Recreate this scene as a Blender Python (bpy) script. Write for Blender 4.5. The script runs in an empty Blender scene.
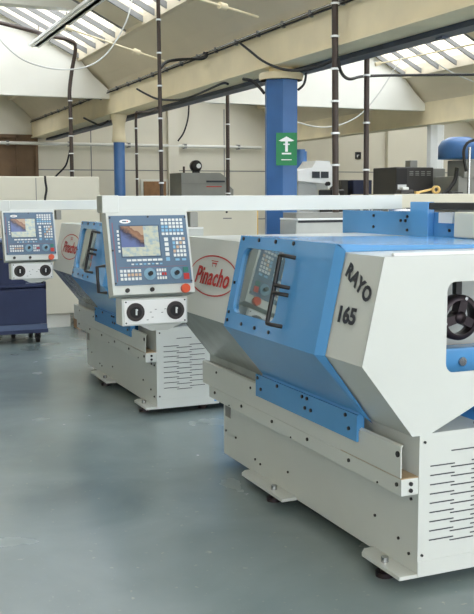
import bpy, bmesh, math, random
from mathutils import Vector, Matrix
from mathutils.geometry import tessellate_polygon
random.seed(7)
C = bpy.context.scene.collection
R = math.radians

# ------------------------------------------------------------------ camera geometry
F_PX, PCX, PCY, HC = 938.0, 237.0, 307.0, 1.62
pitch, roll, yaw = math.atan2(110, 938), 0.004, R(23.3)
fw = Vector((math.sin(yaw)*math.cos(pitch), math.cos(yaw)*math.cos(pitch), -math.sin(pitch)))
r0 = Vector((math.cos(yaw), -math.sin(yaw), 0)); u0 = r0.cross(fw)
rv = r0*math.cos(roll) - u0*math.sin(roll); uv = u0*math.cos(roll) + r0*math.sin(roll)
EYE = Vector((0, 0, HC))
def at(x, y, Y=None, X=None):
    """measured point: sight line through a photo point met with the plane y=Y or x=X"""
    d = (x-PCX)*rv - (y-PCY)*uv + F_PX*fw
    t = Y/d.y if Y is not None else X/d.x
    return EYE + t*d

# ------------------------------------------------------------------ materials
def lin(c): return tuple(((v/255+.055)/1.055)**2.4 if v/255 > .04045 else v/255/12.92 for v in c)
MATS = {}
def mat(name, rgb, rough=.5, metal=0, spec=.5, var=.05, scale=6, bump=0, coat=0, emit=0, trans=0):
    m = bpy.data.materials.new(name); m.use_nodes = True; nt = m.node_tree; N = nt.nodes; L = nt.links
    b = N['Principled BSDF']; c = lin(rgb)
    b.inputs['Roughness'].default_value = rough; b.inputs['Metallic'].default_value = metal
    b.inputs['Specular IOR Level'].default_value = spec
    if coat: b.inputs['Coat Weight'].default_value = coat; b.inputs['Coat Roughness'].default_value = .08
    tc = N.new('ShaderNodeTexCoord'); nz = N.new('ShaderNodeTexNoise'); nz.inputs['Scale'].default_value = scale
    nz.inputs['Detail'].default_value = 4
    L.new(tc.outputs['Object'], nz.inputs['Vector'])
    rp = N.new('ShaderNodeValToRGB'); rp.color_ramp.elements[0].position = .3; rp.color_ramp.elements[1].position = .7
    rp.color_ramp.elements[0].color = (*[v*(1-var) for v in c], 1); rp.color_ramp.elements[1].color = (*[min(1, v*(1+var)) for v in c], 1)
    L.new(nz.outputs['Fac'], rp.inputs['Fac']); L.new(rp.outputs['Color'], b.inputs['Base Color'])
    if bump:
        bp = N.new('ShaderNodeBump'); bp.inputs['Strength'].default_value = bump; bp.inputs['Distance'].default_value = .01
        L.new(nz.outputs['Fac'], bp.inputs['Height']); L.new(bp.outputs['Normal'], b.inputs['Normal'])
    if emit:
        L.new(rp.outputs['Color'], b.inputs['Emission Color']); b.inputs['Emission Strength'].default_value = emit
    if trans: b.inputs['Transmission Weight'].default_value = trans
    MATS[name] = m; return m
mat('white_paint', (203, 208, 205), .33, var=.02, scale=3, coat=.2)
mat('grey_sheet', (176, 180, 176), .28, var=.05, scale=9, coat=.3)
mat('blue_paint', (82, 150, 208), .26, var=.03, scale=3, coat=.4)
mat('cream_paint', (232, 231, 222), .6, var=.03, scale=2)
mat('cabinet_cream', (216, 212, 194), .45, var=.02, scale=2)
mat('roof_cream', (220, 208, 184), .75, var=.05, scale=1.2)
mat('beam_cream', (236, 222, 188), .6, var=.07, scale=2.5)
mat('wall_cream', (226, 220, 202), .8, var=.04, scale=.8)
mat('black', (22, 22, 24), .4, var=.1)
mat('rubber', (30, 30, 31), .7, var=.1)
mat('dark_steel', (78, 86, 102), .45, metal=.4, var=.15)
mat('pole_brown', (62, 50, 44), .5, var=.15)
mat('steel', (180, 182, 184), .25, metal=1, var=.1)
mat('chuck_dark', (52, 44, 48), .35, metal=.6, var=.15)
mat('panel_blue', (92, 116, 140), .4, var=.03)
mat('panel_dark', (62, 84, 110), .4, var=.03)
mat('key_white', (222, 226, 226), .5, var=.02)
mat('key_blue', (130, 180, 214), .5, var=.02)
mat('key_orange', (206, 176, 150), .5, var=.02)
mat('key_red', (190, 52, 48), .5, var=.02)
mat('key_green', (50, 120, 110), .5, var=.02)
mat('soft_red', (140, 84, 98), .5, var=.02)
mat('estop', (208, 82, 48), .4, var=.03)
mat('red_ink', (176, 44, 44), .6, var=.03)
mat('dark_ink', (50, 54, 62), .6, var=.03)
mat('dial_dark', (58, 52, 52), .6, var=.1)
mat('dial_face', (120, 158, 180), .35, var=.03)
mat('white_enamel', (236, 238, 238), .35, var=.01)
mat('navy', (40, 50, 84), .55, var=.1)
mat('navy_top', (84, 98, 128), .5, var=.08)
mat('column_blue', (62, 106, 160), .35, var=.12, scale=4)
mat('machine_grey', (140, 141, 136), .5, var=.05)
mat('black_cabinet', (60, 58, 56), .5, var=.08)
mat('green_sign', (20, 128, 74), .5, var=.03)
mat('wood', (150, 112, 76), .7, var=.15, scale=9)
mat('brown_board', (120, 96, 72), .8, var=.25, scale=2)
mat('recess_floor', (172, 150, 120), .7, var=.1)
mat('pale_yellow', (224, 190, 120), .6, var=.05)
mat('white_cable', (205, 205, 200), .5, var=.02)
mat('tube', (250, 250, 245), .4, var=.01)
mat('skybar', (128, 128, 126), .6, var=.05)

def screen_mat():
    m = bpy.data.materials.new('screen_image'); m.use_nodes = True; N = m.node_tree.nodes; L = m.node_tree.links
    b = N['Principled BSDF']; b.inputs['Roughness'].default_value = .15
    tc = N.new('ShaderNodeTexCoord'); sp = N.new('ShaderNodeSeparateXYZ'); L.new(tc.outputs['UV'], sp.inputs[0])
    nz = N.new('ShaderNodeTexNoise'); nz.inputs['Scale'].default_value = 7; nz.inputs['Detail'].default_value = 5
    L.new(tc.outputs['UV'], nz.inputs['Vector'])
    # picture: diagonal band of brown over blue on the left, pale green drawing on the right, light strip at foot
    a = N.new('ShaderNodeMath'); a.operation = 'MULTIPLY_ADD'; a.inputs[1].default_value = .9; L.new(sp.outputs['X'], a.inputs[0]); L.new(sp.outputs['Y'], a.inputs[2])
    n2 = N.new('ShaderNodeMath'); n2.operation = 'MULTIPLY_ADD'; n2.inputs[1].default_value = .35; L.new(nz.outputs['Fac'], n2.inputs[0]); L.new(a.outputs[0], n2.inputs[2])
    rp = N.new('ShaderNodeValToRGB'); rp.color_ramp.interpolation = 'LINEAR'
    e = rp.color_ramp.elements; e[0].position = .62; e[0].color = (*lin((112, 132, 186)), 1); e[1].position = .80; e[1].color = (*lin((70, 66, 84)), 1)
    for p, c in ((.90, (178, 138, 110)), (1.0, (206, 178, 150)), (.98, (150, 110, 90))):
        q = rp.color_ramp.elements.new(min(p, 1)); q.color = (*lin(c), 1)
    sc = N.new('ShaderNodeMath'); sc.operation = 'MULTIPLY'; sc.inputs[1].default_value = .72; L.new(n2.outputs[0], sc.inputs[0]); L.new(sc.outputs[0], rp.inputs['Fac'])
    r2 = N.new('ShaderNodeValToRGB'); r2.color_ramp.elements[0].color = (*lin((176, 205, 216)), 1); r2.color_ramp.elements[0].position = .35
    r2.color_ramp.elements[1].color = (*lin((224, 232, 210)), 1); r2.color_ramp.elements[1].position = .55; L.new(nz.outputs['Fac'], r2.inputs['Fac'])
    gx = N.new('ShaderNodeMath'); gx.operation = 'GREATER_THAN'; gx.inputs[1].default_value = .6; L.new(sp.outputs['X'], gx.inputs[0])
    gy = N.new('ShaderNodeMath'); gy.operation = 'LESS_THAN'; gy.inputs[1].default_value = .3; L.new(sp.outputs['Y'], gy.inputs[0])
    mx = N.new('ShaderNodeMath'); mx.operation = 'MAXIMUM'; L.new(gx.outputs[0], mx.inputs[0]); L.new(gy.outputs[0], mx.inputs[1])
    mix = N.new('ShaderNodeMix'); mix.data_type = 'RGBA'; L.new(mx.outputs[0], mix.inputs[0]); L.new(rp.outputs['Color'], mix.inputs[6]); L.new(r2.outputs['Color'], mix.inputs[7])
    b.inputs['Base Color'].default_value = (.02, .02, .02, 1)
    L.new(mix.outputs[2], b.inputs['Emission Color']); b.inputs['Emission Strength'].default_value = .75
    MATS['screen_image'] = m
screen_mat()

def glass_mat(name, tint, refl, rough=.02):
    m = bpy.data.materials.new(name); m.use_nodes = True; N = m.node_tree.nodes; L = m.node_tree.links
    N.remove(N['Principled BSDF']); out = N['Material Output']
    t = N.new('ShaderNodeBsdfTransparent'); t.inputs[0].default_value = (*tint, 1)
    g = N.new('ShaderNodeBsdfGlossy'); g.inputs['Roughness'].default_value = rough
    g.inputs['Color'].default_value = (.9, .95, .93, 1)
    mx = N.new('ShaderNodeMixShader'); mx.inputs[0].default_value = refl
    L.new(t.outputs[0], mx.inputs[1]); L.new(g.outputs[0], mx.inputs[2]); L.new(mx.outputs[0], out.inputs['Surface'])
    MATS[name] = m
glass_mat('door_glass', (.55, .60, .58), .40)
glass_mat('skylight_glass', (.92, .94, .96), .05, .2)

def floor_mat():
    m = bpy.data.materials.new('painted_floor'); m.use_nodes = True; N = m.node_tree.nodes; L = m.node_tree.links
    b = N['Principled BSDF']; tc = N.new('ShaderNodeTexCoord')
    def noise(s, d, dist=0):
        n = N.new('ShaderNodeTexNoise'); n.inputs['Scale'].default_value = s; n.inputs['Detail'].default_value = d; n.inputs['Distortion'].default_value = dist
        L.new(tc.outputs['Object'], n.inputs['Vector']); return n
    n1 = noise(1.3, 6, .4); n2 = noise(26, 4)
    r1 = N.new('ShaderNodeValToRGB'); e = r1.color_ramp.elements
    e[0].position = .32; e[0].color = (*lin((108, 122, 123)), 1); e[1].position = .68; e[1].color = (*lin((128, 141, 142)), 1)
    L.new(n1.outputs['Fac'], r1.inputs['Fac'])
    r2 = N.new('ShaderNodeValToRGB'); e = r2.color_ramp.elements
    e[0].position = .66; e[0].color = (0, 0, 0, 1); e[1].position = .78; e[1].color = (.5, .5, .5, 1); L.new(n2.outputs['Fac'], r2.inputs['Fac'])
    mx = N.new('ShaderNodeMix'); mx.data_type = 'RGBA'; L.new(r2.outputs['Color'], mx.inputs[0]); L.new(r1.outputs['Color'], mx.inputs[6])
    mx.inputs[7].default_value = (*lin((170, 172, 158)), 1)
    L.new(mx.outputs[2], b.inputs['Base Color'])
    rr = N.new('ShaderNodeMapRange'); rr.inputs[3].default_value = .13; rr.inputs[4].default_value = .36; L.new(n1.outputs['Fac'], rr.inputs[0]); L.new(rr.outputs[0], b.inputs['Roughness'])
    bp = N.new('ShaderNodeBump'); bp.inputs['Strength'].default_value = .12; bp.inputs['Distance'].default_value = .004
    n3 = noise(9, 5); L.new(n3.outputs['Fac'], bp.inputs['Height']); L.new(bp.outputs['Normal'], b.inputs['Normal'])
    MATS['painted_floor'] = m
floor_mat()
def headstock_sheet():
    m = mat('oily_sheet', (150, 156, 154), .22, var=.12, scale=5, coat=.3, bump=.25)
headstock_sheet()

# ------------------------------------------------------------------ mesh builder
class BoltSet:
    """collects screws; each one becomes a mesh of its own"""
    def __init__(s): s.l = []
    def cyl(s, a, b, r, m, n=8): s.l.append((a, b, r, m, n)); return s
    def build(s, name, parent):
        for a, b, r, m, n in s.l: MB().cyl(a, b, r, m, n).build(name, parent)
class MB:
    def __init__(s): s.v = []; s.f = []; s.m = []; s.mats = []; s.uv = {}; s.smooth = set()
    def mi(s, m):
        if m not in s.mats: s.mats.append(m)
        return s.mats.index(m)
    def add(s, vs, fs, m, smooth=False):
        o = len(s.v); s.v += [Vector(p) for p in vs]; k = s.mi(m)
        for f in fs:
            if smooth: s.smooth.add(len(s.f))
            s.f.append([o+i for i in f]); s.m.append(k)
        return s
    def box(s, a, b, m, bev=0):
        x0, y0, z0 = a; x1, y1, z1 = b
        x0, x1 = min(x0, x1), max(x0, x1); y0, y1 = min(y0, y1), max(y0, y1); z0, z1 = min(z0, z1), max(z0, z1)
        if bev:
            bm = bmesh.new(); bmesh.ops.create_cube(bm, size=1)
            for v in bm.verts: v.co = Vector(((x0+x1)/2+v.co.x*(x1-x0), (y0+y1)/2+v.co.y*(y1-y0), (z0+z1)/2+v.co.z*(z1-z0)))
            bmesh.ops.bevel(bm, geom=bm.edges[:], offset=min(bev, .45*min(x1-x0, y1-y0, z1-z0)), segments=2, affect='EDGES', profile=.5)
            bm.verts.index_update(); s.add([v.co.copy() for v in bm.verts], [[v.index for v in f.verts] for f in bm.faces], m); bm.free(); return s
        vs = [(x0,y0,z0),(x1,y0,z0),(x1,y1,z0),(x0,y1,z0),(x0,y0,z1),(x1,y0,z1),(x1,y1,z1),(x0,y1,z1)]
        return s.add(vs, [(0,3,2,1),(4,5,6,7),(0,1,5,4),(1,2,6,5),(2,3,7,6),(3,0,4,7)], m)
    def frame_box(s, o, ex, ey, ez, m):
        """box from corner o spanned by three vectors"""
        o, ex, ey, ez = map(Vector, (o, ex, ey, ez))
        vs = [o, o+ex, o+ex+ey, o+ey, o+ez, o+ex+ez, o+ex+ey+ez, o+ey+ez]
        return s.add(vs, [(0,3,2,1),(4,5,6,7),(0,1,5,4),(1,2,6,5),(2,3,7,6),(3,0,4,7)], m)
    def prism(s, poly, axis, a, b, m, holes=(), cap=True):
        """polygon (2D) extruded along axis from a to b; 'x': pts=(y,z) 'y': pts=(x,z) 'z': pts=(x,y)"""
        def P(p, t): return {'x': (t, p[0], p[1]), 'y': (p[0], t, p[1]), 'z': (p[0], p[1], t)}[axis]
        loops = [list(poly)] + [list(h) for h in holes]; flat = [p for l in loops for p in l]
        n = len(flat); vs = [P(p, a) for p in flat] + [P(p, b) for p in flat]
        tr = tessellate_polygon([[Vector((p[0], p[1], 0)) for p in l] for l in loops]) if cap else []
        fs = [tuple(t) for t in tr] + [tuple(n+i for i in reversed(t)) for t in tr]
        o = 0
        for l in loops:
            k = len(l)
            for i in range(k): j = (i+1) % k; fs.append((o+i, o+j, n+o+j, n+o+i))
            o += k
        return s.add(vs, fs, m)
    def strip(s, prof, a, b, m, th=.004, axis='y', closed=False):
        """bent sheet: profile polyline with thickness, extruded"""
        n = len(prof); out = []
        for i, p in enumerate(prof):
            d = []
            if i > 0: d.append((Vector(p)-Vector(prof[i-1])).normalized())
            if i < n-1: d.append((Vector(prof[i+1])-Vector(p)).normalized())
            nn = [Vector((-q.y, q.x)) for q in d]; q = sum(nn, Vector((0, 0))).normalized(); q *= th/max(.4, q.dot(nn[0]))
            out.append((p[0]+q.x, p[1]+q.y))
        return s.prism(list(prof)+out[::-1], axis, a, b, m)
    def tube(s, pts, r, m, n=8, closed=False):
        pts = [Vector(p) for p in pts]; rings = []
        k = len(pts); up = None
        for i, p in enumerate(pts):
            t = (pts[min(i+1, k-1)]-pts[max(i-1, 0)]) if not closed else (pts[(i+1) % k]-pts[i-1])
            t.normalize()
            if up is None: up = t.orthogonal().normalized()
            else: up = (up - t*up.dot(t)).normalized()
            w = t.cross(up)
            rr = r[i] if isinstance(r, (list, tuple)) else r
            rings.append([p+up*math.cos(2*math.pi*j/n)*rr+w*math.sin(2*math.pi*j/n)*rr for j in range(n)])
        vs = [q for g in rings for q in g]; fs = []
        for i in range(k if closed else k-1):
            i2 = (i+1) % k
            for j in range(n): fs.append((i*n+j, i*n+(j+1) % n, i2*n+(j+1) % n, i2*n+j))
        s.add(vs, fs, m, True)
        if not closed: s.add(rings[0]+rings[-1], [tuple(range(n))[::-1], tuple(range(n, 2*n))], m)
        return s
    def cyl(s, a, b, r, m, n=20, r2=None): return s.tube([a, b], [r, r if r2 is None else r2], m, n)
    def lathe(s, prof, c, axis, m, n=28):
        """revolve (radius, offset along axis)"""
        ax = Vector(axis).normalized(); e1 = ax.orthogonal().normalized(); e2 = ax.cross(e1); c = Vector(c)
        vs = [c+ax*h+(e1*math.cos(2*math.pi*j/n)+e2*math.sin(2*math.pi*j/n))*r for r, h in prof for j in range(n)]
        fs = [(i*n+j, i*n+(j+1) % n, (i+1)*n+(j+1) % n, (i+1)*n+j) for i in range(len(prof)-1) for j in range(n)]
        return s.add(vs, fs, m, True)
    def build(s, name, parent=None, origin=None, **kw):
        me = bpy.data.meshes.new(name); o = Vector(origin) if origin is not None else Vector((0, 0, 0))
        me.from_pydata([v-o for v in s.v], [], s.f)
        for m in s.mats: me.materials.append(MATS[m])
        for i, p in enumerate(me.polygons): p.material_index = s.m[i]; p.use_smooth = i in s.smooth
        bm = bmesh.new(); bm.from_mesh(me); bmesh.ops.recalc_face_normals(bm, faces=bm.faces); bm.to_mesh(me); bm.free()
        ob = bpy.data.objects.new(name, me); C.objects.link(ob); ob.location = o
        if parent: ob.parent = parent
        for k, v in kw.items(): ob[k] = v
        return ob
def thing(name, loc, label, cat, group=None):
    o = bpy.data.objects.new(name, None); C.objects.link(o); o.location = loc; o.empty_display_size = .1
    o['label'] = label; o['category'] = cat
    if group: o['group'] = group
    return o
def single(mb, name, origin, label, cat, group=None):
    o = mb.build(name, None, origin); o['label'] = label; o['category'] = cat
    if group: o['group'] = group
    return o
def struct(mb, name):
    return mb.build(name, None, kind='structure')
def bolts(pts, parent, rad=.009, m='black', name='bolt'):
    for a, b_ in pts: MB().cyl(a, b_, rad, m, 8).build(name, parent)
def copy_tree(o, parent=None):
    c = o.copy(); C.objects.link(c)
    if parent: c.parent = parent
    for ch in [x for x in list(bpy.data.objects) if x.parent == o]: copy_tree(ch, c)
    return c
def rrect(x0, y0, x1, y1, r, n=5):
    pts = []
    for cx, cy, a in ((x1-r, y1-r, 0), (x0+r, y1-r, 90), (x0+r, y0+r, 180), (x1-r, y0+r, 270)):
        for i in range(n+1):
            t = R(a+90*i/n); pts.append((cx+r*math.cos(t), cy+r*math.sin(t)))
    return pts
def text(name, s, o, ex, ey, size, m, parent=None, bold=.0, shear=0, sx=1, depth=.0008, gap=1):
    """lettering mesh: baseline start o, right ex, up ey"""
    cu = bpy.data.curves.new(name, 'FONT'); cu.body = s; cu.size = size; cu.extrude = depth; cu.offset = bold; cu.shear = shear
    cu.resolution_u = 3; cu.space_character = gap
    t = bpy.data.objects.new(name, cu); C.objects.link(t)
    dg = bpy.context.evaluated_depsgraph_get(); me = bpy.data.meshes.new_from_object(t.evaluated_get(dg))
    bpy.data.objects.remove(t); bpy.data.curves.remove(cu)
    ex = Vector(ex).normalized(); ey = Vector(ey).normalized(); ez = ex.cross(ey)
    M = Matrix(((ex.x*sx, ey.x, ez.x, o[0]), (ex.y*sx, ey.y, ez.y, o[1]), (ex.z*sx, ey.z, ez.z, o[2]), (0, 0, 0, 1)))
    me.transform(M); me.materials.clear(); me.materials.append(MATS[m]); me.name = name
    ob = bpy.data.objects.new(name, me); C.objects.link(ob)
    if parent: ob.parent = parent
    return ob
def smooth_path(pts, n=6):
    pts = [Vector(p) for p in pts]; out = []
    for i in range(len(pts)-1):
        p0 = pts[max(i-1, 0)]; p1 = pts[i]; p2 = pts[i+1]; p3 = pts[min(i+2, len(pts)-1)]
        for k in range(n):
            t = k/n; out.append(.5*((2*p1)+(p2-p0)*t+(2*p0-5*p1+4*p2-p3)*t*t+(3*p1-p0-3*p2+p3)*t**3))
    return out+[pts[-1]]

# ================================================================== THE HALL
GX, GY = 5.67, 5.67                       # bay grid
VX = [4.08-GX*2, 4.08-GX, 4.08, 4.08+GX, 4.08+2*GX]    # valley beams
YB0, YW = -4.5, 20.0
XL, XR = VX[0], VX[4]
YF = 14.0
struct(MB().box((XL-.3, YB0, -.1), (XR+.3, YW+.2, 0), 'painted_floor'), 'floor')
b = MB()
b.box((XL-.3, YW, 0), (XR+.3, YW+.2, 6.4), 'wall_cream')
for x in (6.93, 9.7, 12.6): b.box((x, YW-.12, 0), (x+.24, YW, 4.2), 'wall_cream')       # pilasters
for z in (2.2, 1.1):
    b.box((3.9, YW-.006, z), (XR, YW, z+.02), 'skybar')
for x in (5.2, 8.3, 11.2): b.box((x, YW-.006, 0), (x+.02, YW, 3.6), 'skybar')
struct(b, 'wall_back')
struct(MB().box((XR+.1, YB0, 0), (XR+.3, YW, 6.4), 'wall_cream'), 'wall_right')
struct(MB().box((XL-.3, YB0, 0), (XL-.1, YW, 6.4), 'wall_cream'), 'wall_left')
wf = MB().box((XL-.3, YB0-.2, 0), (XR+.3, YB0, .7), 'wall_cream').box((XL-.3, YB0-.2, 5.2), (XR+.3, YB0, 6.4), 'wall_cream')
for k_ in range(9): wf.box((XL+k_*2.75-.3, YB0-.2, .7), (XL+k_*2.75-.05, YB0, 5.2), 'wall_cream')  # unseen wall; tall window openings added as fill for the lathe end faces
struct(wf, 'wall_front')

SILL_D, SILL_Z, T = .57, 3.66, .50
RIDGE_D = 4.1
RZ = SILL_Z + (RIDGE_D-SILL_D)*T
OP_S0, OP_S1 = .06, 3.0                   # opening along x below ridge
strips = []
ys = [YF + k*2.835 for k in range(-6, 3)]
openings = []
for y in ys[:-1]:
    lo, hi = y+.35, y+2.835-.35
    if abs(y+2.835-YF) < .1: hi = YF-.08
    if abs(y-YF) < .1: continue
    if lo > YF: lo, hi = lo, min(hi, YW-.3)
    openings.append((lo, hi))
ceil = MB(); glaz = []
TH = .08
for vi, xv in enumerate(VX[1:]):
    ops = [o_ for o_ in openings if vi > 1 or o_[1] > 5] if vi else []  # unseen left and near openings closed to keep light off the lathe fronts
    xs = xv-SILL_D
    def sp(d, z=0): return (xs-d, SILL_Z+T*d+z)
    # curved soffit from beam to sill
    prof = [(xv-.11, 3.22), (xv-.16, 3.30), (xv-.27, 3.42), (xv-.43, 3.55), (xs, SILL_Z)]
    ceil.strip(prof, YB0, YW, 'roof_cream', -TH)
    # sill kerb
    ceil.box((xs-.04, YB0, SILL_Z-.03), (xs+.05, YW, SILL_Z+.16), 'roof_cream')
    # upper solid part, ridge, steep back slope
    L = RIDGE_D-SILL_D
    ceil.strip([sp(OP_S1), sp(L), (xv-GX+.95, 4.9), (xv-GX+.30, 3.6), (xv-GX+.13, 3.25)], YB0, YW, 'roof_cream', -TH)
    # solid bands between openings
    last = YB0
    for lo, hi in ops+[(YW, YW)]:
        if lo > last+.01: ceil.strip([sp(0), sp(OP_S1)], last, lo, 'roof_cream', -TH)
        last = hi
    if vi: glaz.append((xs, ops))
struct(ceil, 'ceiling')
wi = 1
for gi, (xs, ops) in enumerate(glaz):
    for lo, hi in ops:
        m = MB(); n = max(2, round((hi-lo)/.44)); 
        for i in range(n+1):
            y = lo+(hi-lo)*i/n
            m.add([(xs-d, yy, SILL_Z+T*d+z) for yy in (y-.014, y+.014) for d, z in ((.02, -.02), (OP_S1, -.02), (OP_S1, .05), (.02, .05))],
                  [(0,1,2,3),(7,6,5,4),(0,4,5,1),(1,5,6,2),(2,6,7,3),(3,7,4,0)], 'skybar')
        for d in (OP_S1*.5,):
            m.add([(xs-dd, yy, SILL_Z+T*dd+z) for yy in (lo, hi) for dd, z in ((d-.02, -.01), (d+.02, -.01), (d+.02, .04), (d-.02, .04))],
                  [(0,1,2,3),(7,6,5,4),(0,4,5,1),(1,5,6,2),(2,6,7,3),(3,7,4,0)], 'skybar')
        fr = m.build('window_%d' % wi, None, kind='structure'); wi += 1
        g = MB().add([(xs-d, y, SILL_Z+T*d+.055) for d, y in ((0, lo), (OP_S1, lo), (OP_S1, hi), (0, hi))], [(0,1,2,3)], 'skylight_glass')
        g.build('pane', fr)

# valley beams, fascias, tie beam
tn = 1
for xv in VX[1:4]:
    b = MB().box((xv-.13, YB0, 2.87), (xv+.13, YW, 3.25), 'beam_cream', .012)
    b.box((xv-.16, YB0, 2.86), (xv+.14, YW, 2.885), 'beam_cream')
    struct(b, 'trim_%d' % tn); tn += 1
for k in (1, 2, 3):
    x0, x1 = VX[k-1]+.13, VX[k]-.13; xs = VX[k]-SILL_D; L = RIDGE_D-SILL_D
    poly = [(x0, 3.1), (x1, 3.1), (x1, 3.22), (xs+.21, 3.42), (xs+.08, 3.56), (xs, SILL_Z)]+[(xs-L, RZ), (VX[k-1]+.95, 4.9), (VX[k-1]+.30, 3.6), (x0, 3.25)]
    struct(MB().prism(poly, 'y', YF, YF+.12, 'cream_paint'), 'trim_%d' % tn); tn += 1
# tie beam across the left bay under the solid band
pt = 3.51-(3.95-SILL_Z)/T
struct(MB().box((VX[1]+.4, 11.55, 3.9), (pt, 11.75, 4.12), 'cream_paint'), 'trim_%d' % tn); tn += 1
# gable ends of the roof volume behind / beyond are closed by the walls

# door and boarded window in the back wall
d = MB().box((6.3, YW-.05, 0), (6.95, YW-.01, 2.02), 'cream_paint')
d.box((6.36, YW-.07, 0), (6.88, YW-.045, 1.97), 'wood', .006)
dr = struct(d, 'door_1')
MB().cyl((6.42, YW-.11, 1.02), (6.42, YW-.07, 1.02), .025, 'steel', 10).build('door_handle', dr)
w = MB().box((2.9, YW-.03, 1.9), (4.02, YW-.005, 2.93), 'brown_board')
for z in (1.9, 2.86): w.box((2.85, YW-.07, z), (4.08, YW-.01, z+.07), 'brown_board')
for x in (2.85, 3.6, 4.0): w.box((x, YW-.07, 1.9), (x+.06, YW-.01, 2.93), 'brown_board')
struct(w, 'window_%d' % wi)

# columns -----------------------------------------------------------
def octo(cx, cy, r, rot=22.5, n=8): return [(cx+r*math.cos(R(rot+360*i/n)), cy+r*math.sin(R(rot+360*i/n))) for i in range(n)]
c = thing('steel_column', (4.08, 8.37, 0), 'broad blue faceted column carrying a green sign', 'column')
MB().prism(octo(0, 0, .172, 10, 6), 'z', 0, 2.74, 'column_blue').build('shaft', c)
m = MB().lathe([(.0, 2.74), (.205, 2.74), (.205, 2.74), (.215, 2.745), (.215, 2.745), (.215, 2.80), (.215, 2.80), (.20, 2.81), (.20, 2.81), (.12, 2.815), (.12, 2.858), (0, 2.858)], (0, 0, 0), (0, 0, 1), 'beam_cream', 24)
m.build('capital', c)
MB().box((-.2, -.2, 0), (.2, .2, .03), 'column_blue', .005).build('base_plate', c)
c = thing('steel_column', (4.08, YF-.02, 0), 'slender blue column with cream top beyond the first control pendant', 'column')
MB().cyl((0, 0, 0), (0, 0, 2.45), .085, 'column_blue', 16).build('shaft', c)
MB().lathe([(.085, 2.45), (.11, 2.46), (.1, 2.55), (.09, 2.7), (.13, 2.86)], (0, 0, 0), (0, 0, 1), 'beam_cream', 16).build('capital', c)
c = thing('steel_column', (9.85, YF, 0), 'plain white column standing behind the black control cabinet', 'column')
MB().prism(octo(0, 0, .15), 'z', 0, 2.6, 'white_enamel').build('shaft', c)
MB().prism(octo(0, 0, .15), 'z', 2.6, 2.86, 'white_enamel').build('capital', c)

# emergency sign on the broad column
def sign():
    o = at(276, 133.5, Y=8.19); 
    ex = Vector((math.cos(yaw), -math.sin(yaw), 0)); n = Vector((-math.sin(yaw), -math.cos(yaw), 0)); ez = Vector((0, 0, 1))
    ctr = Vector((4.08, 8.37, 0)) + n*.165 + ex*.045
    r = thing('safety_sign', (ctr.x, ctr.y, 1.92), 'green sign with a white mushroom shaped symbol fixed on blue column', 'sign')
    W, H = .20, .31
    def bx(mb, x0, z0, x1, z1, a, bb, mm): mb.frame_box(ex*x0+ez*z0-n*0+n*a, ex*(x1-x0), n*(bb-a), ez*(z1-z0), mm)
    p = MB(); bx(p, -W/2, 0, W/2, H, 0, .012, 'green_sign'); p.build('plate', r)
    s = MB()
    # pictogram: broad cap, stem, foot and small line of wording
    cap = [(-.075, .235), (.0, .275), (.075, .235), (.05, .228), (-.05, .228)]
    def flat(poly): 
        vs = [ex*x+ez*z+n*.0125 for x, z in poly]+[ex*x+ez*z+n*.0145 for x, z in poly]; k = len(poly)
        s.add(vs, [tuple(range(k))[::-1], tuple(range(k, 2*k))]+[(i, (i+1) % k, k+(i+1) % k, k+i) for i in range(k)], 'white_enamel')
    flat(cap); flat([(-.013, .13), (.013, .13), (.013, .228), (-.013, .228)])
    flat([(-.045, .105), (.045, .105), (.045, .12), (-.045, .12)]); flat([(-.03, .195), (.03, .195), (.03, .207), (-.03, .207)])
    flat([(-.05, .05), (.05, .05), (.05, .058), (-.05, .058)])
    s.build('pictogram', r)
sign()

# dark runway rail under the beam ------------------------------------
m = MB().box((4.215, 4.0, 2.815), (4.38, YW-.1, 2.83), 'dark_steel').box((4.225, 4.0, 2.83), (4.24, YW-.1, 2.93), 'dark_steel').box((4.215, 4.0, 2.93), (4.38, YW-.1, 2.95), 'dark_steel')
for y in (5.6, 6.4, 7.2, 9.5, 12, 15, 18): m.box((4.212, y, 2.9), (4.36, y+.08, 3.02), 'dark_steel')
m.box((4.28, 6.03, 2.80), (4.34, 6.11, 2.99), 'dark_steel')
single(m, 'runway_rail', (4.3, 4, 2.83), 'dark blue-grey steel rail running along under the cream valley beam', 'rail')

# conduit on the beam's top edge -----------------------------------
r = thing('cable_conduit', (3.925, 4.5, 3.215), 'long grey conduit with clips along the cream beam top edge', 'conduit')
MB().tube([(0, 0, 0), (0, YW-4.6, 0)], .014, 'steel', 8).build('pipe', r)
MB().tube([(-.012, 0, -.032), (-.012, YW-4.6, -.032)], .010, 'rubber', 8).build('cable', r)
for i in range(26): MB().box((-.02, .2+i*.55, -.042), (.02, .225+i*.55, .016), 'skybar').build('clip', r)

# wall conduit
r = thing('wall_pipe', (3.0, YW-.09, 2.75), 'thin pale pipe running level across the back wall', 'pipe')
MB().tube([(0, 0, 0), (6.2, 0, 0)], .035, 'cream_paint', 8).build('pipe', r)
for i in range(5): MB().box((.4+i*1.3, -.03, -.05), (.46+i*1.3, .09, .05), 'skybar').build('bracket', r)

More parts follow.
